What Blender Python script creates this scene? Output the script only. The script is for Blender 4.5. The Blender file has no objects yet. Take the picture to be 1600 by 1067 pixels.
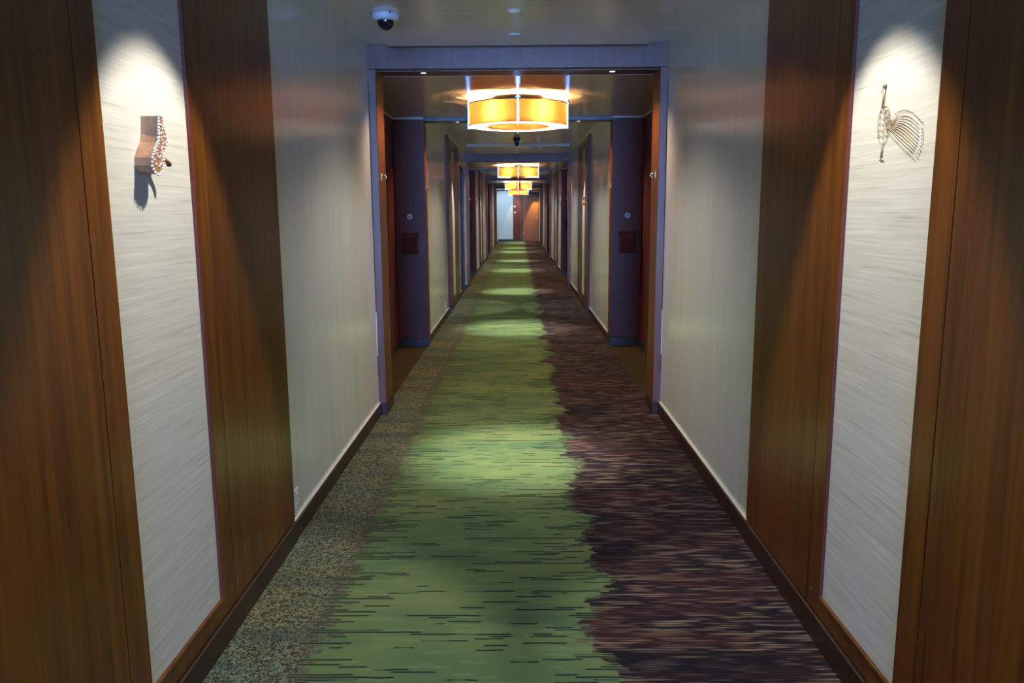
import bpy, bmesh, math, random
from mathutils import Matrix, Vector
sc = bpy.context.scene
COL = sc.collection
PI = math.pi
random.seed(4)

# ------------------------------------------------------------------ camera, world, big light
cam = bpy.data.cameras.new('camera')
camo = bpy.data.objects.new('camera', cam); COL.objects.link(camo)
M = Matrix(((0.999947, 0.004947, 0.009075), (0.008144, 0.163577, -0.986497), (-0.006365, 0.986518, 0.163528)))
camo.matrix_world = Matrix.Translation((0, 0, 1.5)) @ M.to_4x4()
cam.sensor_width = 36; cam.lens = 27.469; cam.clip_start = 0.05; cam.clip_end = 200
sc.camera = camo
w = bpy.data.worlds.new('world'); sc.world = w; w.use_nodes = True
w.node_tree.nodes['Background'].inputs[0].default_value = (0.35, 0.5, 0.8, 1)
w.node_tree.nodes['Background'].inputs[1].default_value = 0.3
vs = sc.view_settings
vs.view_transform = 'Standard'; vs.look = 'None'; vs.gamma = 1; vs.use_curve_mapping = False; vs.exposure = 0.22

WINDOW_W = 1050          # cool daylight through the window at the corridor's near end, behind the camera
BULB_W = 950
DOWN_W = 620
SPILL_W = 100
WASH_W = 150
HEAD_W = 60

def light(name, kind, loc, energy, color, **kw):
    d = bpy.data.lights.new(name, kind); d.energy = energy; d.color = color
    for k, v in kw.items(): setattr(d, k, v)
    o = bpy.data.objects.new(name, d); COL.objects.link(o); o.location = loc
    return o
wl = light('window_light', 'AREA', (0, -8.95, 1.45), WINDOW_W, (0.17, 0.39, 1.0), shape='RECTANGLE', size=1.8, size_y=2.2)
wl.rotation_euler = (PI/2, 0, 0)      # pointing along +Y

# ------------------------------------------------------------------ layout (metres; camera at y=0 looking along +Y)
XW = 1.055      # plaster face
XB = 1.035      # baseboard face
XP = 1.042      # panelling face
XJ = 1.0        # portal jamb reveal
XV = 1.36       # vestibule recess
ZC = 2.665      # ceiling
ZT = 2.635      # lowered tray
ZH = 2.495      # header underside / vestibule ceiling
PORT = [5.72, 15.93, 25.36, 34.1]
VD = 3.0        # portal front to the far pier's front
JD = 0.30       # portal depth
PT = 0.2        # far pier thickness
YE = 41.1
YB = -9.0

# ------------------------------------------------------------------ materials
class NT:
    def __init__(s, name):
        s.m = bpy.data.materials.new(name); s.m.use_nodes = True
        s.t = s.m.node_tree; s.N = s.t.nodes; s.b = s.N['Principled BSDF']
    def n(s, typ, ins=None, **kw):
        x = s.N.new(typ)
        for k, v in kw.items(): setattr(x, k, v)
        for k, v in (ins or {}).items(): s.put(x.inputs[k], v)
        return x
    def put(s, sock, v):
        if isinstance(v, bpy.types.NodeSocket): s.t.links.new(v, sock)
        else: sock.default_value = v
    def math(s, op, a, b=0.0, c=None):
        x = s.n('ShaderNodeMath', operation=op); s.put(x.inputs[0], a); s.put(x.inputs[1], b)
        if c is not None: s.put(x.inputs[2], c)
        return x.outputs[0]
    def xyz(s, a, b, c=0.0):
        return s.n('ShaderNodeCombineXYZ', {0: a, 1: b, 2: c}).outputs[0]
    def noise(s, vec, scale=1.0, detail=2.0, rough=0.5, dist=0.0):
        return s.n('ShaderNodeTexNoise', {'Vector': vec, 'Scale': scale, 'Detail': detail, 'Roughness': rough, 'Distortion': dist}).outputs[0]
    def ramp(s, v, stops, interp='LINEAR'):
        x = s.n('ShaderNodeValToRGB', {0: v}); r = x.color_ramp; r.interpolation = interp
        while len(r.elements) < len(stops): r.elements.new(0.5)
        for e, (p, c) in zip(r.elements, stops): e.position = p; e.color = tuple(c) + (1,)
        return x.outputs[0]
    def mix(s, f, a, b):
        x = s.n('ShaderNodeMix', data_type='RGBA'); s.put(x.inputs[0], f)
        for i, v in ((6, a), (7, b)):
            s.put(x.inputs[i], v if isinstance(v, bpy.types.NodeSocket) else tuple(v) + (1,))
        return x.outputs[2]
    def step(s, v, lo, hi):
        x = s.n('ShaderNodeMapRange', {0: v, 1: lo, 2: hi}); x.clamp = True; return x.outputs[0]
    def bump(s, h, strength, dist=0.01):
        s.put(s.b.inputs['Normal'], s.n('ShaderNodeBump', {'Strength': strength, 'Distance': dist, 'Height': h}).outputs[0])
    def obj(s):
        c = s.n('ShaderNodeNewGeometry').outputs['Position']
        x = s.n('ShaderNodeSeparateXYZ', {0: c}); return x.outputs[0], x.outputs[1], x.outputs[2]
    def set(s, color=None, rough=None, metal=None, spec=None, em=None, ems=None):
        b = s.b.inputs
        if color is not None: s.put(b['Base Color'], color if isinstance(color, bpy.types.NodeSocket) else tuple(color) + (1,))
        if rough is not None: s.put(b['Roughness'], rough)
        if metal is not None: s.put(b['Metallic'], metal)
        if spec is not None: s.put(b['Specular IOR Level'], spec)
        if em is not None: s.put(b['Emission Color'], tuple(em) + (1,)); s.put(b['Emission Strength'], ems)
        return s.m

def plain(name, color, rough=0.5, metal=0.0, **kw):
    t = NT(name); x, y, z = t.obj()
    n = t.noise(t.xyz(x, y, z), 60, 2)
    c = t.mix(t.step(n, 0.3, 0.7), [k*0.9 for k in color], [min(1, k*1.06) for k in color])
    return t.set(c, rough, metal, **kw)

def wood(name, ca, cb, rough=0.36, spec=0.5, coat=0.0):
    t = NT(name); x, y, z = t.obj()
    g = t.noise(t.xyz(t.math('MULTIPLY', x, 34), t.math('MULTIPLY', y, 34), t.math('MULTIPLY', z, 1.3)), 1, 5, 0.6, 0.25)
    fine = t.noise(t.xyz(t.math('MULTIPLY', x, 260), t.math('MULTIPLY', y, 260), t.math('MULTIPLY', z, 7)), 1, 2)
    broad = t.noise(t.xyz(t.math('MULTIPLY', x, 5), t.math('MULTIPLY', y, 5), t.math('MULTIPLY', z, 0.4)), 1, 2)
    v = t.math('ADD', t.math('MULTIPLY', g, 0.6), t.math('ADD', t.math('MULTIPLY', fine, 0.2), t.math('MULTIPLY', broad, 0.25)))
    c = t.mix(t.step(v, 0.38, 0.68), ca, cb)
    t.bump(t.math('ADD', g, t.math('MULTIPLY', fine, 0.5)), 0.10, 0.004)
    t.b.inputs['Coat Weight'].default_value = coat; t.b.inputs['Coat Roughness'].default_value = 0.22; t.b.inputs['Coat IOR'].default_value = 1.8
    return t.set(c, rough, 0, spec)

M_wood = wood('honey_brown_wood', (0.050, 0.013, 0.001), (0.16, 0.050, 0.003), 0.4, 0.2, coat=0.4)
M_jamb = wood('portal_wood', (0.08, 0.022, 0.006), (0.17, 0.050, 0.012), 0.44, 0.6)
M_wood2 = wood('red_brown_wood', (0.075, 0.013, 0.006), (0.16, 0.032, 0.013), 0.45, 0.35)
M_base = wood('dark_brown_base_wood', (0.018, 0.007, 0.004), (0.045, 0.016, 0.008), 0.38)
M_dark = plain('shadow_gap_black', (0.006, 0.005, 0.005), 0.7)

def wallpaper():
    t = NT('satin_vinyl_wallcovering'); x, y, z = t.obj()
    yy = t.math('ADD', y, x)
    g = t.noise(t.xyz(t.math('MULTIPLY', x, 3), t.math('MULTIPLY', y, 9), t.math('MULTIPLY', z, 1.0)), 1, 3)
    f = t.noise(t.xyz(t.math('MULTIPLY', x, 90), t.math('MULTIPLY', y, 90), t.math('MULTIPLY', z, 300)), 1, 2)
    c = t.mix(t.step(g, 0.3, 0.7), (0.60, 0.62, 0.55), (0.68, 0.69, 0.61))
    # scuffed, chipped patch low on the right wall close to the first portal
    s = t.noise(t.xyz(0, t.math('MULTIPLY', y, 22), t.math('MULTIPLY', z, 14)), 1, 4, 0.7)
    dy = t.math('MULTIPLY', t.math('SUBTRACT', y, 4.5), 1.7); dz = t.math('MULTIPLY', t.math('SUBTRACT', z, 0.26), 4.0)
    d = t.math('ADD', t.math('MULTIPLY', dy, dy), t.math('MULTIPLY', dz, dz))
    m = t.math('MULTIPLY', t.math('MULTIPLY', t.step(d, 1.2, 0.3), t.step(s, 0.63, 0.68)), t.math('GREATER_THAN', x, 0.5))
    c = t.mix(t.math('MULTIPLY', m, 0.7), c, (0.75, 0.76, 0.74))
    t.bump(t.math('ADD', t.math('MULTIPLY', g, 1.0), t.math('MULTIPLY', f, 0.03)), 0.12, 0.02)
    t.set(c, 0.5, 0, 0.3); t.b.inputs['Coat Weight'].default_value = 1; t.b.inputs['Coat Roughness'].default_value = 0.2; t.b.inputs['Coat IOR'].default_value = 2.5
    return t.m
M_wall = wallpaper()

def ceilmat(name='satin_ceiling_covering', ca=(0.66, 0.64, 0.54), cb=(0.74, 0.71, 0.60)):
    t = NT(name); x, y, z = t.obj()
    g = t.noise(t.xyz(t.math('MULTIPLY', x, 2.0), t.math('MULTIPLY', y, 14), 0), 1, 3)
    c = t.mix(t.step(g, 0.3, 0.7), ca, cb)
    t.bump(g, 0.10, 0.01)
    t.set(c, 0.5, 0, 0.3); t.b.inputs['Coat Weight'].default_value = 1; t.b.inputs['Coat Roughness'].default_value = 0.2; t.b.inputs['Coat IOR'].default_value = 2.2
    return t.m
M_ceil = ceilmat()
M_ceil_low = ceilmat('lamp_tinted_ceiling_covering', (0.60, 0.42, 0.26), (0.68, 0.49, 0.31))  # low ceilings tinted copper: the drum lamps' warm glow put into the colour

def fabricmat():
    t = NT('woven_grasscloth'); x, y, z = t.obj()
    s = t.noise(t.xyz(t.math('MULTIPLY', x, 3), t.math('MULTIPLY', y, 2.2), t.math('MULTIPLY', z, 150)), 1, 3, 0.7)
    s2 = t.noise(t.xyz(t.math('MULTIPLY', x, 3), t.math('MULTIPLY', y, 3.5), t.math('MULTIPLY', z, 62)), 1, 2, 0.6)
    v = t.math('ADD', t.math('MULTIPLY', s, 0.6), t.math('MULTIPLY', s2, 0.4))
    c = t.ramp(v, [(0.30, (0.36, 0.33, 0.26)), (0.42, (0.48, 0.46, 0.385)), (0.58, (0.545, 0.525, 0.445)), (0.70, (0.62, 0.60, 0.52))])
    t.bump(v, 0.12, 0.002)
    return t.set(c, 0.75, 0, 0.2)
M_fabric = fabricmat()

def carpet():
    t = NT('patterned_corridor_carpet'); x, y, z = t.obj()
    row = t.math('MULTIPLY', t.math('ADD', y, t.math('MULTIPLY', t.noise(t.xyz(t.math('MULTIPLY', x, 9), y), 1, 1), 0.012)), 68)
    fr = t.math('FRACT', row); row = t.math('FLOOR', row)
    line = t.math('MULTIPLY', t.step(fr, 0.10, 0.22), t.step(fr, 0.80, 0.68))
    h = t.n('ShaderNodeTexWhiteNoise', {'W': row}, noise_dimensions='1D').outputs[0]
    h2 = t.n('ShaderNodeTexWhiteNoise', {'W': t.math('ADD', row, 511.3)}, noise_dimensions='1D').outputs[0]
    n = t.noise(t.xyz(t.math('ADD', t.math('MULTIPLY', x, 3.6), t.math('MULTIPLY', h, 191)), t.math('MULTIPLY', h, 71)), 1, 1)
    n2 = t.noise(t.xyz(t.math('ADD', t.math('MULTIPLY', x, 5.0), t.math('MULTIPLY', h2, 131)), t.math('MULTIPLY', h2, 97)), 1, 1)
    low = t.noise(t.xyz(t.math('MULTIPLY', x, 1.3), t.math('MULTIPLY', y, 2.4)), 1, 2, 0.6)
    low2 = t.noise(t.xyz(t.math('ADD', t.math('MULTIPLY', x, 0.9), 9), t.math('MULTIPLY', y, 4.2)), 1, 2, 0.6)
    pile = t.noise(t.xyz(x, y), 420, 2)
    # green field
    green = t.mix(t.step(low, 0.36, 0.64), (0.080, 0.135, 0.055), (0.130, 0.170, 0.062))
    green = t.mix(t.math('MULTIPLY', t.step(low2, 0.50, 0.70), 0.5), green, (0.030, 0.075, 0.050))
    edge = t.math('MAXIMUM', t.step(x, -0.45, -0.75), t.math('MULTIPLY', t.step(x, 0.10, 0.30), 0.6))
    thr = t.math('SUBTRACT', t.math('SUBTRACT', 0.615, t.math('MULTIPLY', edge, 0.13)), t.math('MULTIPLY', t.step(low2, 0.5, 0.75), 0.10))
    dash = t.math('MULTIPLY', t.step(t.math('SUBTRACT', n, thr), 0.0, 0.012), line)
    green = t.mix(dash, green, t.mix(t.math('MULTIPLY', edge, 0.8), (0.006, 0.022, 0.020), (0.035, 0.022, 0.022)))
    green = t.mix(t.math('MULTIPLY', t.step(n2, 0.60, 0.64), 0.35), green, (0.13, 0.22, 0.09))
    # dark striped field
    dk = t.ramp(n2, [(0.30, (0.170, 0.120, 0.080)), (0.40, (0.050, 0.028, 0.024)), (0.47, (0.012, 0.010, 0.015)), (0.53, (0.024, 0.016, 0.020)), (0.59, (0.115, 0.072, 0.062)), (0.67, (0.200, 0.145, 0.100))])
    dk = t.mix(t.math('MULTIPLY', t.step(low, 0.48, 0.66), 0.72), dk, (0.007, 0.008, 0.014))
    dk = t.mix(t.math('MULTIPLY', t.step(low2, 0.52, 0.62), 0.35), dk, (0.09, 0.026, 0.020))
    dk = t.mix(t.math('MULTIPLY', t.math('SUBTRACT', 1.0, line), 0.8), dk, (0.008, 0.007, 0.010))
    wob = t.noise(t.xyz(0, t.math('MULTIPLY', y, 2.1)), 1, 2)
    wob2 = t.noise(t.xyz(7.7, t.math('MULTIPLY', y, 9)), 1, 1)
    b = t.math('ADD', t.math('ADD', 0.02, t.math('MULTIPLY', wob, 0.42)), t.math('ADD', t.math('MULTIPLY', wob2, 0.16), t.math('MULTIPLY', n, 0.22)))
    body = t.mix(t.step(t.math('SUBTRACT', x, t.math('SUBTRACT', b, 0.11)), -0.005, 0.005), green, dk)
    # speckled border along the left wall
    sp = t.noise(t.xyz(x, y), 72, 1, 0.5, 1.6)
    bc = t.mix(t.step(low, 0.4, 0.6), (0.19, 0.19, 0.085), (0.14, 0.175, 0.12))
    bd = t.mix(t.step(low2, 0.4, 0.62), (0.045, 0.036, 0.022), (0.018, 0.034, 0.030))
    border = t.mix(t.step(sp, 0.47, 0.53), bd, bc)
    border = t.mix(t.math('MULTIPLY', t.step(low2, 0.5, 0.62), 0.5), border, (0.035, 0.045, 0.035))
    bx = t.math('ADD', x, t.math('MULTIPLY', t.math('SUBTRACT', n, 0.5), 0.35))
    border = t.mix(t.math('MULTIPLY', t.step(x, -0.80, -0.72), 0.5), border, (0.09, 0.06, 0.045))
    c = t.mix(t.step(bx, -0.735, -0.725), border, body)
    # brown inside the door recesses, with the shadow there painted into the colour
    rec = t.math('GREATER_THAN', t.math('ABSOLUTE', x), 1.04)
    c = t.mix(rec, c, t.mix(t.step(sp, 0.46, 0.54), (0.035, 0.024, 0.012), (0.065, 0.045, 0.02)))
    c = t.mix(t.step(pile, 0.3, 0.75), t.mix(0.22, c, (0, 0, 0)), c)
    t.bump(t.math('ADD', pile, t.math('MULTIPLY', dash, -0.5)), 0.5, 0.004)
    return t.set(c, 0.95, 0, 0.1)
M_carpet = carpet()

M_white = plain('white_plastic', (0.62, 0.66, 0.68), 0.4)
M_trimwhite = plain('pale_bead', (0.72, 0.70, 0.66), 0.5)
M_alu = plain('brushed_aluminium', (0.75, 0.76, 0.78), 0.3, 1.0)
M_chrome = plain('chrome', (0.8, 0.82, 0.85), 0.18, 1.0)
M_brass = plain('brass', (0.75, 0.52, 0.18), 0.25, 1.0)
M_bronze = plain('dark_bronze_band', (0.10, 0.045, 0.02), 0.35, 0.6)
M_blackgloss = plain('black_dome_glass', (0.006, 0.007, 0.01), 0.08)
M_blackpl = plain('black_plastic', (0.012, 0.012, 0.014), 0.4)
M_wire = plain('brown_wire', (0.36, 0.26, 0.15), 0.6)
M_bead = plain('pale_beads', (0.80, 0.74, 0.60), 0.35)
M_carved = wood('carved_tan_wood', (0.22, 0.10, 0.045), (0.42, 0.22, 0.11), 0.45)
M_redbox = wood('red_wood_box', (0.05, 0.009, 0.006), (0.09, 0.017, 0.010), 0.6, 0.15)
M_plaster2 = plain('pale_end_wall_covering', (0.45, 0.52, 0.56), 0.5)
M_enddoor = wood('dark_door_wood', (0.09, 0.030, 0.006), (0.22, 0.075, 0.010), 0.35)

def emit(name, color, s):
    t = NT(name); return t.set((0.8, 0.8, 0.8), 0.5, 0, None, color, s)
M_spot = emit('downlight_lens', (1.0, 0.86, 0.62), 9)
M_spotc = emit('neutral_downlight_lens', (1.0, 0.93, 0.8), 0.12)
M_bulb = emit('glowing_bulb', (1.0, 0.72, 0.36), 12)

def shade():
    t = NT('amber_fabric_shade'); x, y, z = t.obj()
    g = t.noise(t.xyz(t.math('MULTIPLY', x, 120), t.math('MULTIPLY', y, 120), t.math('MULTIPLY', z, 12)), 1, 2)
    c = t.mix(t.step(g, 0.3, 0.7), (0.070, 0.0222, 0.0055), (0.088, 0.028, 0.0075))
    tr = t.n('ShaderNodeBsdfTranslucent', {0: c}).outputs[0]
    df = t.n('ShaderNodeBsdfDiffuse', {0: c}).outputs[0]
    mx = t.n('ShaderNodeMixShader', {0: 0.30, 1: tr, 2: df}).outputs[0]
    t.t.links.new(mx, t.N['Material Output'].inputs[0]); return t.m
M_shade = shade()
def diffuser():
    t = NT('opal_diffuser'); x, y, z = t.obj()
    tr = t.n('ShaderNodeBsdfTranslucent', {0: (0.9, 0.86, 0.78, 1)}).outputs[0]
    em = t.n('ShaderNodeEmission', {0: (1.0, 0.86, 0.66, 1), 1: 0.9}).outputs[0]
    ad = t.n('ShaderNodeAddShader', {0: tr, 1: em}).outputs[0]
    t.t.links.new(ad, t.N['Material Output'].inputs[0]); return t.m
M_opal = diffuser()

# ------------------------------------------------------------------ mesh helpers
class MB:
    def __init__(s): s.bm = bmesh.new(); s.mats = []
    def mi(s, m):
        if m not in s.mats: s.mats.append(m)
        return s.mats.index(m)
    def box(s, x0, x1, y0, y1, z0, z1, m, bev=0.0):
        r = bmesh.ops.create_cube(s.bm, size=1)
        for v in r['verts']:
            v.co = Vector(((x0+x1)/2 + v.co.x*(x1-x0), (y0+y1)/2 + v.co.y*(y1-y0), (z0+z1)/2 + v.co.z*(z1-z0)))
        fs = {f for v in r['verts'] for f in v.link_faces}; i = s.mi(m)
        for f in fs: f.material_index = i
        if bev > 0:
            es = list({e for f in fs for e in f.edges})
            q = bmesh.ops.bevel(s.bm, geom=es, offset=bev, segments=2, affect='EDGES', profile=0.5)
            for f in q['faces']: f.material_index = i
        return s
    def quad(s, pts, m):
        f = s.bm.faces.new([s.bm.verts.new(p) for p in pts]); f.material_index = s.mi(m); return s
    def lathe(s, prof, m, c=(0, 0, 0), n=32, close=False, ax='z', a0=0, a1=2*PI):
        full = abs(a1-a0) > 6.28; i = s.mi(m); rings = []
        cnt = n if full else n+1
        for k in range(cnt):
            a = a0 + (a1-a0)*k/n; ring = []
            for r, h in prof:
                u, v = r*math.cos(a), r*math.sin(a)
                p = (u, v, h) if ax == 'z' else ((u, h, v) if ax == 'y' else (h, u, v))
                ring.append(s.bm.verts.new((c[0]+p[0], c[1]+p[1], c[2]+p[2])))
            rings.append(ring)
        L = len(prof)
        for k in range(n):
            A, B = rings[k], rings[(k+1) % cnt]
            for j in range(L if close else L-1):
                q = [A[j], B[j], B[(j+1) % L], A[(j+1) % L]]
                try: f = s.bm.faces.new(q); f.material_index = i; f.smooth = True
                except ValueError: pass
        return s
    def tube(s, pts, r, m, n=6):
        i = s.mi(m); rings = []; pts = [Vector(p) for p in pts]
        for k, p in enumerate(pts):
            d = (pts[min(k+1, len(pts)-1)] - pts[max(k-1, 0)]).normalized()
            u = d.cross(Vector((1, 0.13, 0.05))).normalized(); v = d.cross(u)
            rings.append([s.bm.verts.new(p + u*r*math.cos(2*PI*j/n) + v*r*math.sin(2*PI*j/n)) for j in range(n)])
        for A, B in zip(rings, rings[1:]):
            for j in range(n):
                f = s.bm.faces.new([A[j], B[j], B[(j+1) % n], A[(j+1) % n]]); f.material_index = i; f.smooth = True
        for e in (rings[0], rings[-1]):
            f = s.bm.faces.new(e); f.material_index = i
        return s
    def ball(s, c, r, m, sx=1, sy=1, sz=1, u=10, v=6):
        q = bmesh.ops.create_uvsphere(s.bm, u_segments=u, v_segments=v, radius=r); i = s.mi(m)
        for w_ in q['verts']: w_.co = Vector((c[0]+w_.co.x*sx, c[1]+w_.co.y*sy, c[2]+w_.co.z*sz))
        for f in {f for w_ in q['verts'] for f in w_.link_faces}: f.material_index = i; f.smooth = True
        return s
    def prism(s, poly, x0, x1, m, bev=0.0):
        """polygon given in (y, z), extruded along x"""
        i = s.mi(m); A = [s.bm.verts.new((x0, a, b)) for a, b in poly]; B = [s.bm.verts.new((x1, a, b)) for a, b in poly]
        fs = [s.bm.faces.new(A), s.bm.faces.new(B[::-1])]
        for k in range(len(poly)): fs.append(s.bm.faces.new([A[k], B[k], B[(k+1) % len(poly)], A[(k+1) % len(poly)]]))
        for f in fs: f.material_index = i
        return s
    def build(s, name, parent=None):
        bmesh.ops.recalc_face_normals(s.bm, faces=s.bm.faces[:])
        me = bpy.data.meshes.new(name); s.bm.to_mesh(me); s.bm.free()
        for m in s.mats: me.materials.append(m)
        o = bpy.data.objects.new(name, me); COL.objects.link(o)
        if parent: o.parent = parent
        return o

def empty(name, loc):
    o = bpy.data.objects.new(name, None); COL.objects.link(o); o.location = loc; o.empty_display_size = 0.1; return o
def tag(o, label=None, cat=None, group=None, kind=None):
    if label: o['label'] = label
    if cat: o['category'] = cat
    if group: o['group'] = group
    if kind: o['kind'] = kind
    return o
def dup(o, loc=None, parent=None):
    c = o.copy(); COL.objects.link(c)
    if parent: c.parent = parent
    if loc is not None: c.location = loc
    for ch in [k for k in bpy.data.objects if k.parent == o]: dup(ch, None, c)
    return c
def struct(o, label, cat=None): return tag(o, label, cat or 'structure', None, 'structure')
ORD = ['first', 'second', 'third', 'fourth']
def side(s): return 'left' if s < 0 else 'right'

# ------------------------------------------------------------------ shell
b = MB(); b.quad([(-1.6, YB-0.2, 0), (1.6, YB-0.2, 0), (1.6, YE+0.2, 0), (-1.6, YE+0.2, 0)], M_carpet)
struct(b.build('floor'), 'green and dark striped carpet running down the corridor', 'carpet floor')

recess = [(p+JD, p+VD+PT) for p in PORT]      # door recesses along both walls
def wall(s):
    b = MB(); y = YB
    x0, x1 = s*XW, s*(XW+0.1)
    lo, hi = min(x0, x1), max(x0, x1)
    door = (14.25, 15.3) if s < 0 else None
    for (a, c) in recess + [(YE, None)]:
        segs = [(y, a)]
        if door and y < door[0] < a:
            segs = [(y, door[0]), (door[1], a)]
            b.box(lo, hi, door[0], door[1], 2.34, 2.8, M_wall)
            b.box(-1.5, -1.16, door[0]-0.05, door[1]+0.05, 0, 2.4, M_dark)
        for u, v in segs: b.box(lo, hi, u, v, 0, 2.8, M_wall)
        if c is None: break
        o0, o1 = s*XV, s*(XV+0.1)
        b.box(min(o0, o1), max(o0, o1), a, c, 0, 2.8, M_wood2)
        y = c
    return b.build('wall_'+side(s))
for s in (-1, 1): struct(wall(s), 'grey beige satin covered corridor wall on the %s' % side(s), 'wall')
b = MB(); b.box(-1.6, 1.6, YE, YE+0.12, 0, 2.8, M_plaster2); struct(b.build('wall_end'), 'pale blue grey wall closing the far end of the corridor', 'wall')
b = MB()      # near end wall behind the camera with its window opening
b.box(-1.6, 1.6, YB-0.15, YB, 0, 0.3, M_wall).box(-1.6, 1.6, YB-0.15, YB, 2.6, 2.8, M_wall)
b.box(-1.6, -0.95, YB-0.15, YB, 0.3, 2.6, M_wall).box(0.95, 1.6, YB-0.15, YB, 0.3, 2.6, M_wall)
struct(b.build('wall_back'), 'end wall with the window behind the viewer', 'wall')
b = MB()
for a in (-0.95, 0.91): b.box(a, a+0.04, YB-0.1, YB-0.04, 0.3, 2.6, M_alu)
for a in (0.3, 2.56): b.box(-0.91, 0.91, YB-0.1, YB-0.04, a, a+0.04, M_alu)
struct(b.build('window_1'), 'tall window at the end behind the viewer', 'window')

# ceiling: high margin, lowered trays and low door-recess ceilings
b = MB(); y = YB
for p in PORT:
    b.box(-1.2, 1.2, y, p+0.05, ZC, ZC+0.1, M_ceil)
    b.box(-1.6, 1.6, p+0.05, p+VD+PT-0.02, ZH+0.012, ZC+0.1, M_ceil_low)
    y = p+VD+PT-0.02
b.box(-1.6, 1.6, y, YE+0.2, ZC, ZC+0.1, M_ceil)
trays = []
prev = YB+0.1
for p in PORT:
    trays.append((p-1.87, p-0.06)); 
    if p - 4.3 > prev: trays.append((prev, p-4.2))
    prev = p+VD+PT+0.03
trays.append((prev, YE-2.6))
for a, c in trays:
    b.box(-0.9, 0.9, a, c, ZT, ZC+0.02, M_ceil)
struct(b.build('ceiling'), 'satin grey beige ceiling with lowered trays', 'ceiling')

# baseboards (plaster stretches only; skirt the panelling and the portals)
def stretches():
    out = []; y = YB
    for p in PORT:
        out += [(y, p-(4.56 if p < 6 else 4.3)), (p-(2.29 if p < 6 else 2.03), p+0.0)]; y = p+VD+PT
    out.append((y, YE)); return out
def baseboard(s):
    b = MB()
    for a, c in stretches():
        segs = [(a, c)]
        if s < 0 and a < 14.25 < c: segs = [(a, 14.25), (15.3, c)]
        for u, v in segs:
            x0, x1 = sorted((s*XB, s*(XW+0.01)))
            b.box(x0, x1, u, v, 0, 0.088, M_base, 0.004)
            x0, x1 = sorted((s*(XB+0.008), s*(XW+0.01)))
            b.box(x0, x1, u, v, 0.088, 0.091, M_wall)
    for a, c in recess:
        x0, x1 = sorted((s*(XV-0.015), s*(XV+0.01)))
        b.box(x0, x1, a, c, 0, 0.09, M_base, 0.003)
    return b.build('baseboard_'+side(s))
for s in (-1, 1): struct(baseboard(s), 'dark brown wooden baseboard along the %s wall' % side(s), 'baseboard')
b = MB(); b.box(-1.05, 1.05, YE-0.015, YE, 0, 0.1, M_base); struct(b.build('baseboard_end'), 'dark baseboard under the pale end wall', 'baseboard')

# ------------------------------------------------------------------ portals (trim_1..4)
def portal():
    r = empty('trim', (0, 0, 0))
    b = MB(); b.box(-XW-0.01, XW+0.01, 0, JD, ZH, ZC+0.01, M_jamb, 0.003); b.build('header', r)
    b = MB(); b.box(-XJ, XJ, 0.06, 0.075, ZH-0.006, ZH+0.002, M_base); b.box(-0.9, 0.9, -0.03, 0.0, ZC-0.008, ZC, M_dark); b.build('header_groove', r)
    for s in (-1, 1):
        x0, x1 = sorted((s*XJ, s*(XW+0.02)))
        b = MB(); b.box(x0, x1, 0, JD, 0.085, ZH, M_jamb, 0.003); j = b.build('jamb', r)
        x0, x1 = sorted((s*(XJ-0.006), s*(XW+0.02)))
        b = MB(); b.box(x0, x1, -0.012, JD+0.006, 0, 0.085, M_base, 0.003); b.build('plinth', j)
        x0, x1 = sorted((s*XW, s*(XW-0.003)))
        b = MB()
        for z0, z1, m in ((0.3, 0.45, M_dark), (0.45, 0.78, M_white), (0.78, 1.14, M_dark), (1.14, 2.4, M_dark)):
            b.box(x0, x1, -0.005, 0.0, z0, z1, m)
        b.build('edge_strip', j)
    return r
P0 = portal()
def portal_label(k):
    return ['blue grey lit wooden portal nearest the viewer, with header and two jambs',
            'second wooden portal down the corridor, behind the nearest lamp',
            'third wooden portal down the corridor', 'fourth and farthest wooden portal, before the end wall'][k]
for k, p in enumerate(PORT):
    o = P0 if k == 0 else dup(P0)
    o.name = 'trim_%d' % (k+1); o.location = (0, p, 0); struct(o, portal_label(k), 'door frame')

# header beam closing each vestibule at its far side, with a pale bead under the ceiling
for k, p in enumerate(PORT):
    b = MB(); y = p+VD
    b.box(-XW+0.02, XW-0.02, y, y+PT, ZH-0.022, ZC+0.01, M_base, 0.003)
    struct(b.build('trim_%d' % (5+k)), 'dark beam across the far side of the %s door recess' % ORD[k], 'beam')
    b = MB(); z0, z1 = ZH-0.001, ZH+0.013
    b.box(-XJ, XJ, p+JD, p+JD+0.014, z0, z1, M_trimwhite)
    for s in (-1, 1):
        x0, x1 = sorted((s*XV, s*(XV-0.014))); b.box(x0, x1, p+JD, y, z0, z1, M_trimwhite)
        x0, x1 = sorted((s*XV, s*(XW-0.03))); b.box(x0, x1, y-0.016, y, z0, z1, M_trimwhite)
    struct(b.build('trim_%d' % (9+k)), 'thin pale bead round the low ceiling of the %s door recess' % ORD[k], 'ceiling bead')

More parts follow.
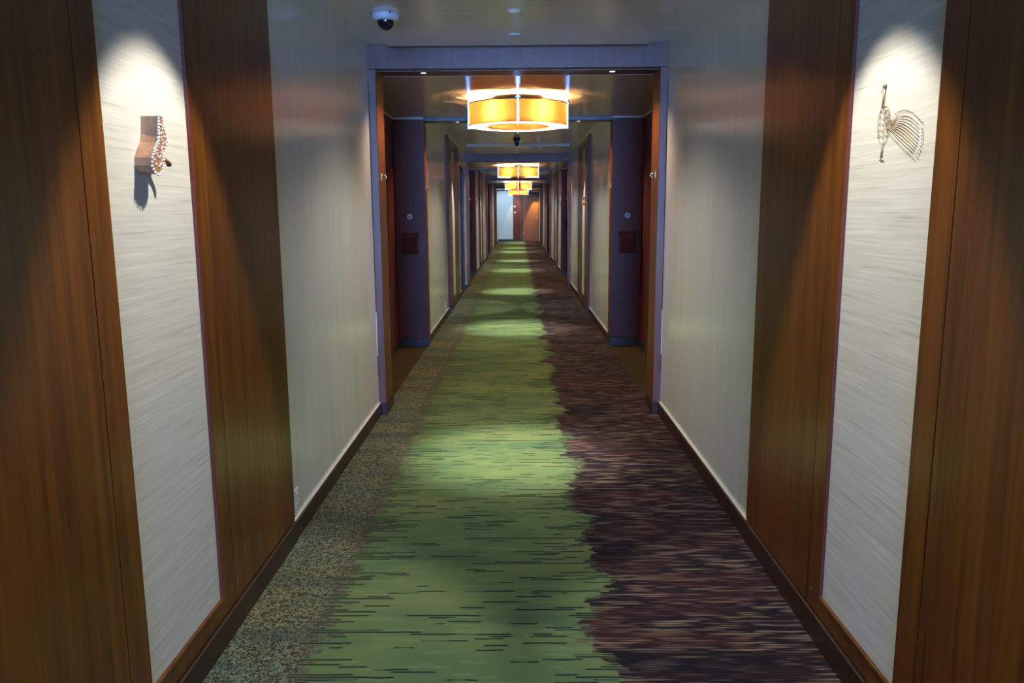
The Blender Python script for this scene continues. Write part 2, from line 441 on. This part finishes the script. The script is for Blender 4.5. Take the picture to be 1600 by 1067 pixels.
# ------------------------------------------------------------------ piers at the far side of each recess
def pier(s):
    r = empty('wood_pier', (0, 0, 0))
    x0, x1 = sorted((s*1.022, s*(XV-0.001)))
    b = MB(); b.box(x0, x1, 0, PT, 0.10, ZH, M_wood2, 0.003); b.build('panel', r)
    b = MB(); b.box(x0, x1, 0.004, PT, 0.0, 0.098, M_base, 0.003); b.build('base', r)
    return r
def plaque():
    r = empty('wall_plaque', (0, 0, 0))
    b = MB(); b.lathe([(0.0, -0.012), (0.026, -0.012), (0.031, -0.006), (0.031, 0.0), (0.0, 0.0)], M_white, ax='y', n=28); b.build('disc', r)
    b = MB(); b.lathe([(0.0, -0.0145), (0.008, -0.0145), (0.010, -0.011)], M_blackpl, ax='y', n=16)
    for a in range(8):
        q = a*PI/4; b.box(math.cos(q)*0.017-0.0016, math.cos(q)*0.017+0.0016, -0.0135, -0.011, math.sin(q)*0.017-0.0016, math.sin(q)*0.017+0.0016, M_blackpl)
    b.build('button', r)
    return r
def wbox():
    r = empty('wall_box', (0, 0, 0))
    b = MB(); b.box(-0.085, 0.085, -0.10, 0, -0.115, 0.085, M_redbox, 0.004); b.build('body', r)
    b = MB(); b.box(-0.092, 0.092, -0.055, 0, 0.086, 0.118, M_redbox, 0.003); b.build('back_lip', r)
    b = MB(); b.box(-0.078, 0.078, -0.109, -0.100, -0.108, 0.078, M_redbox, 0.003); b.build('front_plate', r)
    return r
def hook():
    r = empty('brass_catch', (0, 0, 0))
    b = MB(); b.box(0, 0.006, -0.022, 0.022, -0.028, 0.028, M_brass, 0.002); b.build('plate', r)
    b = MB(); b.tube([(0.004, 0, 0.012), (0.026, -0.004, 0.012), (0.034, -0.006, 0.0), (0.026, -0.004, -0.012), (0.004, 0, -0.012)], 0.0055, M_chrome, 8); b.build('loop', r)
    return r
pier_p = {-1: pier(-1), 1: pier(1)}; pl0 = plaque(); bx0 = wbox(); hk0 = hook()
first = True
for k, p in enumerate(PORT):
    for s in (-1, 1):
        o = pier_p[s] if k == 0 else dup(pier_p[s]); o.location = (0, p+VD, 0)
        tag(o, 'dark red wood pier on the %s at the far side of the %s door recess' % (side(s), ORD[k]), 'pier', 'wood piers beside the room doors')
        o = pl0 if first else dup(pl0); o.location = (s*1.20, p+VD, 1.455)
        tag(o, 'small round white plaque on the %s wood pier of the %s recess' % (side(s), ORD[k]), 'plaque', 'round plaques on the piers')
        o = bx0 if first else dup(bx0); o.location = (s*1.197, p+VD, 1.165)
        tag(o, 'dark red wooden box fixed to the %s wood pier of the %s recess' % (side(s), ORD[k]), 'wall box', 'wooden boxes on the piers')
        for yy, xx, z, wd in ((p+0.14, XJ+0.002, 1.76, 'portal jamb'), (p+VD+0.13, 1.024, 1.78, 'wood pier')):
            o = hk0 if (first and wd == 'portal jamb') else dup(hk0); o.location = (s*xx, yy, z); o.rotation_euler = (0, 0, PI if s > 0 else 0)
            tag(o, 'small brass catch on the %s %s of the %s recess' % (side(s), wd, ORD[k]), 'catch', 'brass catches')
        first = False

# ------------------------------------------------------------------ room doors inside the recesses
def room_door(s):
    r = empty('door', (0, 0, 0))
    def bx(b, a, c, y0, y1, z0, z1, m, bv=0.002):
        x0, x1 = sorted((s*(XV-a), s*(XV-c))); return b.box(x0, x1, y0, y1, z0, z1, m, bv)
    bx(MB(), 0.0, 0.018, 1.0, 1.95, 0.01, 2.2, M_wood).build('leaf', r)
    b = MB()
    bx(b, 0, 0.035, 0.90, 1.0, 0, 2.28, M_wood2); bx(b, 0, 0.035, 1.95, 2.05, 0, 2.28, M_wood2); bx(b, 0, 0.035, 1.0, 1.95, 2.2, 2.28, M_wood2)
    b.build('frame', r)
    b = MB(); q = s*(XV-0.018)
    b.lathe([(0, 0), (0.026, 0), (0.026, -s*0.008), (0, -s*0.008)], M_chrome, (q, 1.08, 1.02), ax='x', n=20)
    b.tube([(q-s*0.008, 1.08, 1.02), (q-s*0.05, 1.08, 1.02), (q-s*0.05, 1.20, 1.02)], 0.009, M_chrome, 8)
    b.build('door_handle', r)
    return r
rd = {-1: room_door(-1), 1: room_door(1)}
n = 1
for k, p in enumerate(PORT):
    for s in (-1, 1):
        o = rd[s] if k == 0 else dup(rd[s]); o.location = (0, p+0.35, 0); o.name = 'door_%d' % n; n += 1
        struct(o, 'wooden room door in the %s side of the %s recess' % (side(s), ORD[k]), 'door')
# service door in the left wall before the second portal
r = empty('door_9', (-XW, 14.775, 0)); struct(r, 'dark door set in the left wall just before the second portal', 'door')
b = MB(); b.box(-0.09, -0.05, -0.5, 0.5, 0.01, 2.3, M_base, 0.003); b.build('leaf', r)
b = MB(); b.box(-0.1, 0.006, -0.525, -0.5, 0, 2.34, M_base, 0.002).box(-0.1, 0.006, 0.5, 0.525, 0, 2.34, M_base, 0.002).box(-0.1, 0.006, -0.5, 0.5, 2.3, 2.34, M_base, 0.002); b.build('frame', r)
b = MB(); b.tube([(-0.05, -0.43, 1.02), (-0.01, -0.43, 1.02), (-0.01, -0.32, 1.02)], 0.009, M_chrome, 8); b.build('door_handle', r)

# ------------------------------------------------------------------ panelling with a recessed grasscloth niche
def panelling(s):
    """local y runs from the near edge (0) to the far edge (2.27)"""
    r = empty('wall_panelling', (0, 0, 0)); T = 2.605; X0 = XP; XF = XP+0.010
    def bx(b, xa, xb, y0, y1, z0, z1, m, bv=0.0):
        a, c = sorted((s*xa, s*xb)); return b.box(a, c, y0, y1, z0, z1, m, bv)
    g = 0.0025
    b = MB(); bx(b, X0, XW+0.01, 0.03, 0.745-g, 0.10, T, M_wood); b.build('board', r)
    b = MB(); bx(b, X0, XW+0.01, 1.505+g, 2.27, 0.10, T, M_wood); b.build('board', r)
    # niche surround: stiles, bottom and top rail
    b = MB()
    bx(b, X0, XW+0.01, 0.745+g, 0.855, 0.10, T, M_wood); bx(b, X0, XW+0.01, 1.39, 1.505-g, 0.10, T, M_wood)
    bx(b, X0, XW+0.01, 0.855, 1.39, 0.10, 0.165, M_wood); bx(b, X0, XW+0.01, 0.855, 1.39, 2.46, T, M_wood)
    b.build('niche_surround', r)
    b = MB(); bx(b, XF-0.001, XF+0.002, 0.85, 1.395, 0.16, 2.465, M_fabric, 0); b.build('fabric_panel', r)
    b = MB()
    bx(b, X0-0.002, XF, 1.385, 1.397, 0.163, 2.462, M_wood2, 0.001); bx(b, X0+0.002, XF, 0.848, 0.857, 0.163, 2.462, M_wood, 0.0)
    bx(b, X0-0.003, XF, 0.86, 1.385, 0.158, 0.170, M_wood, 0.001); bx(b, X0-0.003, XF, 0.86, 1.385, 2.452, 2.464, M_wood, 0.001)
    b.build('niche_trim', r)
    b = MB(); bx(b, X0-0.026, XW+0.01, 0.0, 0.03, 0.085, T+0.004, M_wood2, 0.002); b.build('end_strip', r)
    b = MB(); bx(b, XB-0.004, XW+0.01, 0.0, 2.27, 0.0, 0.094, M_base, 0.003); bx(b, XB-0.026, XW+0.01, -0.006, 0.034, 0, 0.085, M_base, 0.002); b.build('plinth', r)
    b = MB()
    for y in (0.745, 1.505): bx(b, XP+0.006, XW+0.005, y-g, y+g, 0.1, T, M_dark, 0)
    b.build('shadow_gap', r)
    for y in (1.47, 1.53):
        b = MB(); b.lathe([(0, 0), (0.003, 0), (0.003, -s*0.0008), (0, -s*0.0008)], M_alu, (s*X0, y, 0.16), ax='x', n=10); b.build('screw_cover', r)
    return r
pn = {-1: panelling(-1), 1: panelling(1)}
where = ['nearest the viewer', 'between the first and second portals', 'between the second and third portals', 'between the third and fourth portals']
for k, p in enumerate(PORT):
    for s in (-1, 1):
        o = pn[s] if k == 0 else dup(pn[s]); o.location = (0, p-(4.56 if k == 0 else 4.3), 0)
        tag(o, 'brown %s wall panelling with grasscloth niche, %s' % (side(s), where[k]), 'wall panelling', 'wood panelling with grasscloth niches')

# ------------------------------------------------------------------ drum lamps
def lamp():
    r = empty('ceiling_lamp', (0, 0, 0)); R = 0.44; Z0, Z1 = 2.25, 2.445
    b = MB(); b.lathe([(R, Z0+0.008), (R, Z1-0.006)], M_shade, n=96); sh = b.build('lamp_shade', r)
    b = MB(); b.lathe([(0.285, Z0+0.008), (0.285, Z1-0.006)], M_shade, n=64); b.build('inner_shade', r)
    b = MB()
    for rr in (R, 0.285):
        for z in (Z0, Z1-0.008): b.lathe([(rr-0.003, z), (rr+0.003, z), (rr+0.003, z+0.009), (rr-0.003, z+0.009)], M_bronze, n=96, close=True)
    b.build('shade_band', r)
    b = MB(); b.lathe([(0.288, Z0+0.006), (R-0.004, Z0+0.006)], M_opal, n=96); b.build('diffuser_ring', r)
    for k in range(4):
        a = -PI/2 + k*PI/2; c, s_ = math.cos(a), math.sin(a)
        b = MB()
        t = Vector((-s_, c, 0)); d = Vector((c, s_, 0))
        def seg(r0, r1, z0, z1, wd):
            p = [d*r0-t*wd, d*r0+t*wd, d*r1+t*wd, d*r1-t*wd]
            V = [b.bm.verts.new((q.x, q.y, z)) for z in (z0, z1) for q in p]; i = b.mi(M_chrome)
            for f in ((0,1,2,3), (7,6,5,4), (0,4,5,1), (1,5,6,2), (2,6,7,3), (3,7,4,0)):
                b.bm.faces.new([V[j] for j in f]).material_index = i
        seg(R, R+0.010, Z0-0.012, Z1+0.01, 0.008)
        seg(0.27, R+0.010, Z0-0.014, Z0-0.004, 0.006)
        seg(R-0.03, R+0.012, Z1, Z1+0.012, 0.02)
        seg(R-0.014, R+0.004, Z1+0.01, ZH+0.012, 0.006)
        b.build('strap', r)
    b = MB(); b.lathe([(0, ZH+0.012), (0.09, ZH+0.012), (0.09, ZH-0.006), (0, ZH-0.006)], M_chrome, n=32)
    for a in (0, PI/2): b.tube([(math.cos(a)*-R, math.sin(a)*-R, Z1+0.004), (0, 0, Z1+0.006), (math.cos(a)*R, math.sin(a)*R, Z1+0.004)], 0.005, M_chrome, 8)
    b.tube([(0, 0, Z1), (0, 0, ZH)], 0.012, M_chrome, 8)
    b.build('canopy', r)
    for k in range(6):
        a = -PI/2 + PI/6 + k*PI/3; x, y = 0.402*math.cos(a), 0.402*math.sin(a)
        b = MB(); b.ball((x, y, 2.355), 0.016, M_bulb, sz=1.5, u=12, v=8).lathe([(0.009, 2.37), (0.009, 2.435), (0, 2.435)], M_chrome, (x, y, 0), n=10)
        b.build('bulb', r)
    return r
lp = lamp()
lab = ['round amber drum lamp nearest the viewer, under the first recess ceiling', 'second amber drum lamp down the corridor',
       'third amber drum lamp down the corridor', 'smallest and farthest amber drum lamp']
for k, p in enumerate(PORT):
    y = p+1.51
    o = lp if k == 0 else dup(lp); o.location = (0, y, 0)
    tag(o, lab[k], 'ceiling lamp', 'amber drum ceiling lamps')
    for j in range(6):
        a = -PI/2 + PI/6 + j*PI/3
        light('bulb_light', 'POINT', (0.402*math.cos(a), y+0.402*math.sin(a), 2.355), BULB_W, (1.0, 0.66, 0.30), shadow_soft_size=0.018).parent = None

# ------------------------------------------------------------------ downlights, detectors, cameras, diffusers
def downlight(r_, m):
    r = empty('downlight', (0, 0, 0))
    b = MB(); b.lathe([(r_*0.72, 0.004), (r_*0.72, -0.002), (r_, -0.004), (r_, 0.003)], M_white, n=28); b.build('ring', r)
    b = MB(); b.lathe([(0, -0.0005), (r_*0.72, -0.0005)], m, n=24); b.build('lens', r)
    return r
dl_small = downlight(0.024, M_spot); dl_big = downlight(0.042, M_spotc); dl_wash = downlight(0.03, M_spotc)
used = set()
def place(proto, loc, label, cat, group, rot=None):
    o = proto if proto.name not in used else dup(proto)
    used.add(proto.name); o.location = loc
    if rot: o.rotation_euler = rot
    return tag(o, label, cat, group)
warm = (1.0, 0.66, 0.34); neut = (1.0, 0.95, 0.88)
def spot(loc, e, col, ang, blend, tgt=None, r=0.02):
    o = light('spot', 'SPOT', loc, e, col, spot_size=math.radians(ang), spot_blend=blend, shadow_soft_size=r)
    if tgt: o.rotation_euler = (Vector(tgt)-Vector(loc)).to_track_quat('-Z', 'Y').to_euler()
    return o
for k, p in enumerate(PORT):
    for s in (-1, 1):
        place(dl_small, (s*0.68, p+0.15, ZH-0.0015), 'tiny lit spotlight in the underside of the %s portal header, %s side' % (ORD[k], side(s)), 'downlight', 'spotlights in the portal headers')
        spot((s*0.68, p+0.15, ZH-0.01), HEAD_W, warm, 120, 0.8)
        spot((s*0.66, p+VD+0.07, ZH-0.034), HEAD_W, warm, 120, 0.8)
        place(dl_small, (s*0.66, p+VD+0.07, ZH-0.0235), 'tiny lit spotlight in the beam behind the %s lamp, %s side' % (ORD[k], side(s)), 'downlight', 'spotlights in the recess beams')
        place(dl_wash, (s*0.44, p-3.38, ZC-0.0015), 'small spotlight in the ceiling aimed at the %s grasscloth niche, unit before the %s portal' % (side(s), ORD[k]), 'downlight', 'niche spotlights')
        spot((s*0.44, p-3.38, ZC-0.01), WASH_W, neut, 55, 0.35, (s*1.05, p-3.44, 0.53))
    place(dl_big, (-0.02, p-1.0, ZT-0.0015), 'round ceiling downlight in front of the %s portal' % ORD[k], 'downlight', 'round ceiling downlights')
    spot((-0.02, p-1.0, ZT-0.02), DOWN_W, neut, 36, 0.9); spot((-0.02, p-1.0, ZT-0.02), SPILL_W, neut, 118, 0.8)
    place(dl_big, (-0.02, p+4.4, ZT-0.0015), 'round ceiling downlight beyond the %s lamp' % ORD[k], 'downlight', 'round ceiling downlights')
    spot((-0.02, p+4.4, ZT-0.02), DOWN_W, neut, 40, 0.9); spot((-0.02, p+4.4, ZT-0.02), SPILL_W, neut, 118, 0.8)
place(dl_big, (-0.02, -0.1, ZT-0.0015), 'round ceiling downlight straight above the viewer', 'downlight', 'round ceiling downlights')
spot((-0.02, -0.1, ZT-0.02), SPILL_W, neut, 118, 0.8)
def cover():
    b = MB(); b.lathe([(0, -0.010), (0.035, -0.009), (0.046, -0.005), (0.048, 0.0)], M_white, n=28); return b.build('sprinkler_cover')
cv = cover()
for k, p in enumerate(PORT):
    place(cv, (-0.02, p-0.39, ZT), 'flat round white sprinkler cover in the ceiling before the %s portal' % ORD[k], 'sprinkler cover', 'sprinkler covers')
def diff():
    r = empty('air_diffuser', (0, 0, 0))
    b = MB(); b.box(-0.9, 0.9, -0.055, -0.035, -0.022, 0.0, M_trimwhite, 0.002).box(-0.9, 0.9, 0.035, 0.055, -0.016, 0.0, M_trimwhite, 0.002); b.build('frame', r)
    b = MB(); b.box(-0.9, 0.9, -0.035, 0.035, -0.006, 0.0, M_dark); b.build('slot', r)
    return r
df0 = diff()
for k, p in enumerate(PORT):
    for d_, nm in ((-4.25, 'nearer'), (-1.93, 'farther')):
        place(df0, (0, p+d_, ZC), 'pale slot air diffuser across the ceiling, %s of the two before the %s portal' % (nm, ORD[k]), 'air diffuser', 'slot air diffusers')

def dome_cam(dark):
    r = empty('security_camera', (0, 0, 0))
    base = M_blackpl if dark else M_white
    b = MB(); b.lathe([(0, 0), (0.078, 0), (0.080, -0.008), (0.076, -0.026), (0.064, -0.036), (0.048, -0.038), (0, -0.038)], base, n=36)
    b.build('housing', r)
    b = MB(); b.lathe([(0.047, -0.036), (0.046, -0.052), (0.038, -0.070), (0.024, -0.082), (0.010, -0.087), (0, -0.088)], M_blackgloss, n=32); b.build('dome', r)
    b = MB()
    for a in (0.5, 2.2, 3.6, 5.2): b.box(0.0795*math.cos(a)-0.006, 0.0795*math.cos(a)+0.006, 0.0795*math.sin(a)-0.004, 0.0795*math.sin(a)+0.004, -0.010, -0.002, M_blackpl)
    b.build('vent_slot', r)
    return r
c1 = dome_cam(False); c1.location = (-0.765, 4.77, ZT-0.0005); tag(c1, 'white dome security camera with black glass on the ceiling, left of the nearest downlight', 'security camera')
c2 = dome_cam(True); c2.location = (-0.02, 12.75, ZC-0.0005); c2.scale = (0.75, 0.75, 1.6); tag(c2, 'small black dome camera hanging from the ceiling below the nearest lamp', 'security camera')

# power outlets
def outlet():
    r = empty('power_outlet', (0, 0, 0))
    b = MB(); b.box(0, 0.006, -0.036, 0.036, -0.058, 0.058, M_white, 0.002); b.build('plate', r)
    b = MB()
    for z in (-0.024, 0.024):
        b.box(0.006, 0.0085, -0.016, 0.016, z-0.014, z+0.014, M_white, 0.001)
        for y in (-0.006, 0.006): b.box(0.0085, 0.009, y-0.0015, y+0.0015, z-0.006, z+0.006, M_blackpl)
    b.build('socket', r)
    return r
ou = outlet()
place(ou, (-XW, 3.50, 0.165), 'pale power outlet low on the left wall next to the near panelling', 'power outlet', None)
place(ou, (-XW, 11.16, 0.165), 'power outlet low on the left wall before the second panelling', 'power outlet', None)

# ------------------------------------------------------------------ wall ornaments in the niches
def fan_bird(xs, thick_block):
    pass
XF = XP+0.010
def wire_bird():
    """line-drawn long-tailed bird on the right niche; local (y toward far, z up)"""
    r = empty('bird_ornament', (XF-0.004, 2.26, 1.74)); X = 0.0
    def P(u, v): return (X, -u*0.84, v*0.86)     # u grows to the right in the picture (towards the viewer)
    b = MB(); rr = 0.0010
    body = [P(-0.073+0.044*math.cos(a), 0.0+0.062*math.sin(a)) for a in [k*2*PI/28 for k in range(29)]]
    b.tube(body, rr, M_wire, 5)
    for q in range(5):
        v = -0.04+q*0.02; b.tube([P(-0.112+0.003*q, v), P(-0.095, v+0.010), P(-0.078, v-0.002), P(-0.06, v+0.010), P(-0.04, v)], rr, M_wire, 5)
    for q in range(4):
        c = (-0.055+0.006*q, 0.03-0.012*q); b.tube([P(c[0]+0.016*math.cos(a), c[1]+0.018*math.sin(a)) for a in [k*PI/8 for k in range(-3, 12)]], rr*0.9, M_wire, 5)
    b.build('body', r)
    b = MB()
    b.tube([P(-0.088, 0.055), P(-0.086, 0.09), P(-0.083, 0.12)], 0.003, M_wire, 6); b.tube([P(-0.078, 0.055), P(-0.08, 0.09), P(-0.079, 0.12)], rr, M_wire, 5)
    b.ball(P(-0.081, 0.127), 0.007, M_wire); b.tube([P(-0.088, 0.126), P(-0.098, 0.118), P(-0.102, 0.105)], rr, M_wire, 5)
    b.build('head', r)
    b = MB()
    def edge_lo(t_): return (-0.05+0.215*t_-0.02*math.sin(t_*PI), -0.012-0.105*t_**1.35)
    def edge_hi(t_): return (-0.05+0.235*t_, -0.005+0.028*math.sin(t_*PI)-0.030*t_**2)
    for q in range(10):
        f = q/9; pts = []
        for k in range(11):
            t_ = k/10*(0.90+0.08*math.sin(f*PI)); A, B = edge_lo(t_), edge_hi(t_)
            pts.append(P(A[0]+(B[0]-A[0])*f+0.0015*math.sin(8*t_+q), A[1]+(B[1]-A[1])*f))
        b.tube(pts, rr if q < 7 else rr*0.75, M_wire, 5)
    b.build('tail', r)
    b = MB()
    for q in range(15):
        t_ = 0.1+q*0.064; A = edge_lo(t_); b.ball(P(A[0]-0.010, A[1]-0.010), 0.0022, M_wire, u=6, v=4)
        if q > 1: B = edge_hi(t_); b.ball(P(B[0]+0.004, B[1]+0.014), 0.0022, M_wire, u=6, v=4)
    for q in range(9):
        f = q/8; A, B = edge_lo(1.03), edge_hi(1.03); b.ball(P(A[0]+(B[0]-A[0])*f+0.012*math.sin(f*PI), A[1]+(B[1]-A[1])*f), 0.0022, M_wire, u=6, v=4)
    b.build('beads', r)
    b = MB(); b.tube([P(-0.075, -0.057), P(-0.073, -0.085), P(-0.075, -0.11)], 0.0025, M_wire, 6); b.tube([P(-0.062, -0.055), P(-0.067, -0.085), P(-0.072, -0.11)], rr, M_wire, 5)
    b.tube([P(-0.082, -0.116), P(-0.073, -0.11), P(-0.06, -0.117)], 0.002, M_wire, 5)
    b.build('legs', r)
    return r
tag(wire_bird(), 'faint brown wire ornament of a long tailed bird on the right grasscloth niche', 'wall ornament')

def block_bird(x, y, z, s, label, k=1.0):
    """thick carved wooden bird silhouette whose face is outlined in pale beads"""
    r = empty('bird_ornament', (x, y, z)); D = 0.05*k
    prof = [(0.030, 0.078), (0.006, 0.080), (0.002, 0.055), (-0.002, 0.030), (-0.012, 0.008), (-0.032, -0.012), (-0.050, -0.036), (-0.055, -0.058),
            (-0.040, -0.074), (-0.018, -0.080), (0.004, -0.068), (0.018, -0.046), (0.022, -0.020), (0.036, -0.006), (0.048, 0.014), (0.044, 0.036), (0.032, 0.052)]
    prof = [(a*k, b_*k) for a, b_ in prof]
    b = MB(); b.prism(prof, 0, -s*D, M_carved); b.build('block', r)
    b = MB(); xf = -s*(D+0.001)
    def dense(pts, step):
        out = []
        for i in range(len(pts)):
            a, c = Vector(pts[i]), Vector(pts[(i+1) % len(pts)]); n_ = max(1, int((c-a).length/step))
            out += [a.lerp(c, j/n_) for j in range(n_)]
        return out
    for f, rad in ((1.03, 0.0036), (0.72, 0.003), (0.42, 0.003)):
        for q in dense([(a*f, c*f) for a, c in prof], 0.0085*k): b.ball((xf, q[0], q[1]), rad*k, M_bead, u=6, v=4)
    b.build('beads', r)
    b = MB(); b.tube([(-s*0.03, 0.02*k, -0.030*k), (-s*0.040, 0.045*k, -0.034*k), (-s*0.045, 0.058*k, -0.044*k)], 0.007*k, M_carved, 8); b.ball((-s*0.046, 0.06*k, -0.048*k), 0.008*k, M_bronze)
    b.build('peg', r)
    return tag(r, label, 'wall ornament')
block_bird(-XF, 2.235, 1.69, -1, 'thick carved wooden bird ornament edged with pale beads on the left grasscloth niche')
block_bird(XF, PORT[1]-3.42, 1.66, 1, 'dark carved ornament on the right niche between the first and second portals', 0.8)

# ------------------------------------------------------------------ far end: pier, door
r = empty('wood_pier', (0, YE, 0)); tag(r, 'narrow wood pier with two switches on the end wall left of the door', 'pier')
b = MB(); b.box(-0.28, 0.12, -0.05, -0.001, 0.1, 2.55, M_wood2, 0.003); b.build('panel', r)
b = MB(); b.box(-0.28, 0.12, -0.052, -0.001, 0, 0.098, M_base, 0.003); b.build('base', r)
r = empty('switch_plate', (-0.19, YE-0.05, 1.78)); tag(r, 'upper pale switch plate on the end wall pier', 'switch')
b = MB(); b.box(-0.05, 0.05, -0.01, 0, -0.03, 0.03, M_white, 0.002); b.build('plate', r); b = MB(); b.box(-0.012, 0.012, -0.016, -0.01, -0.014, 0.014, M_white, 0.002); b.build('button', r)
r2 = dup(r); r2.location = (-0.18, YE-0.05, 1.48); tag(r2, 'lower pale switch plate on the end wall pier', 'switch')
r = empty('door_10', (0, YE, 0)); struct(r, 'dark wooden door at the far end of the corridor', 'door')
b = MB(); b.box(0.22, 1.02, -0.05, -0.01, 0.01, 2.38, M_enddoor, 0.003); b.build('leaf', r)
b = MB(); b.box(0.14, 0.22, -0.07, 0, 0, 2.5, M_base, 0.003).box(1.02, 1.06, -0.07, 0, 0, 2.5, M_base, 0.003).box(0.22, 1.02, -0.07, 0, 2.38, 2.5, M_base, 0.003); b.build('frame', r)
for z in (0.35, 1.2, 2.08):
    b = MB(); b.lathe([(0, -0.06), (0.014, -0.06), (0.014, 0.06), (0, 0.06)], M_chrome, (0.235, -0.06, z), n=10); b.build('hinge', r)
b = MB(); b.tube([(0.93, -0.05, 1.02), (0.93, -0.10, 1.02), (0.82, -0.10, 1.02)], 0.014, M_blackpl, 8).lathe([(0, -0.062), (0.035, -0.062), (0.035, -0.05), (0, -0.05)], M_blackpl, (0.93, 0, 1.02), ax='y', n=16)
b.lathe([(0, -0.065), (0.03, -0.065), (0.03, -0.05), (0, -0.05)], M_chrome, (0.93, 0, 1.2), ax='y', n=16); b.build('door_handle', r)
cool = light('spot', 'SPOT', (-0.5, YE-2.2, ZC-0.01), 300, (0.62, 0.8, 1.0), spot_size=math.radians(85), spot_blend=0.6, shadow_soft_size=0.03)  # added cool fill to brighten the end wall, no such fitting known there
cool.rotation_euler = (Vector((-0.6, YE, 1.0))-Vector(cool.location)).to_track_quat('-Z', 'Y').to_euler()
place(dl_wash, (-0.5, YE-2.2, ZC-0.0015), 'added cool fill spotlight brightening the pale end wall', 'downlight', 'end wall spotlights')
# ceiling spots before the end wall: one grazes the pier, one the door
for x, e, t, nm in ((-0.05, 90, (-0.08, YE, 1.2), 'pier'), (1.0, 450, (0.95, YE, 0.6), 'door')):
    x_ = min(x, 0.85); place(dl_wash, (x_, YE-0.5, ZC-0.0015), 'spotlight in the ceiling just before the end wall, over the %s' % nm, 'downlight', 'end wall spotlights')
    spot((x_, YE-0.5, ZC-0.01), e, (1, 0.75, 0.45), 44, 0.3, t)
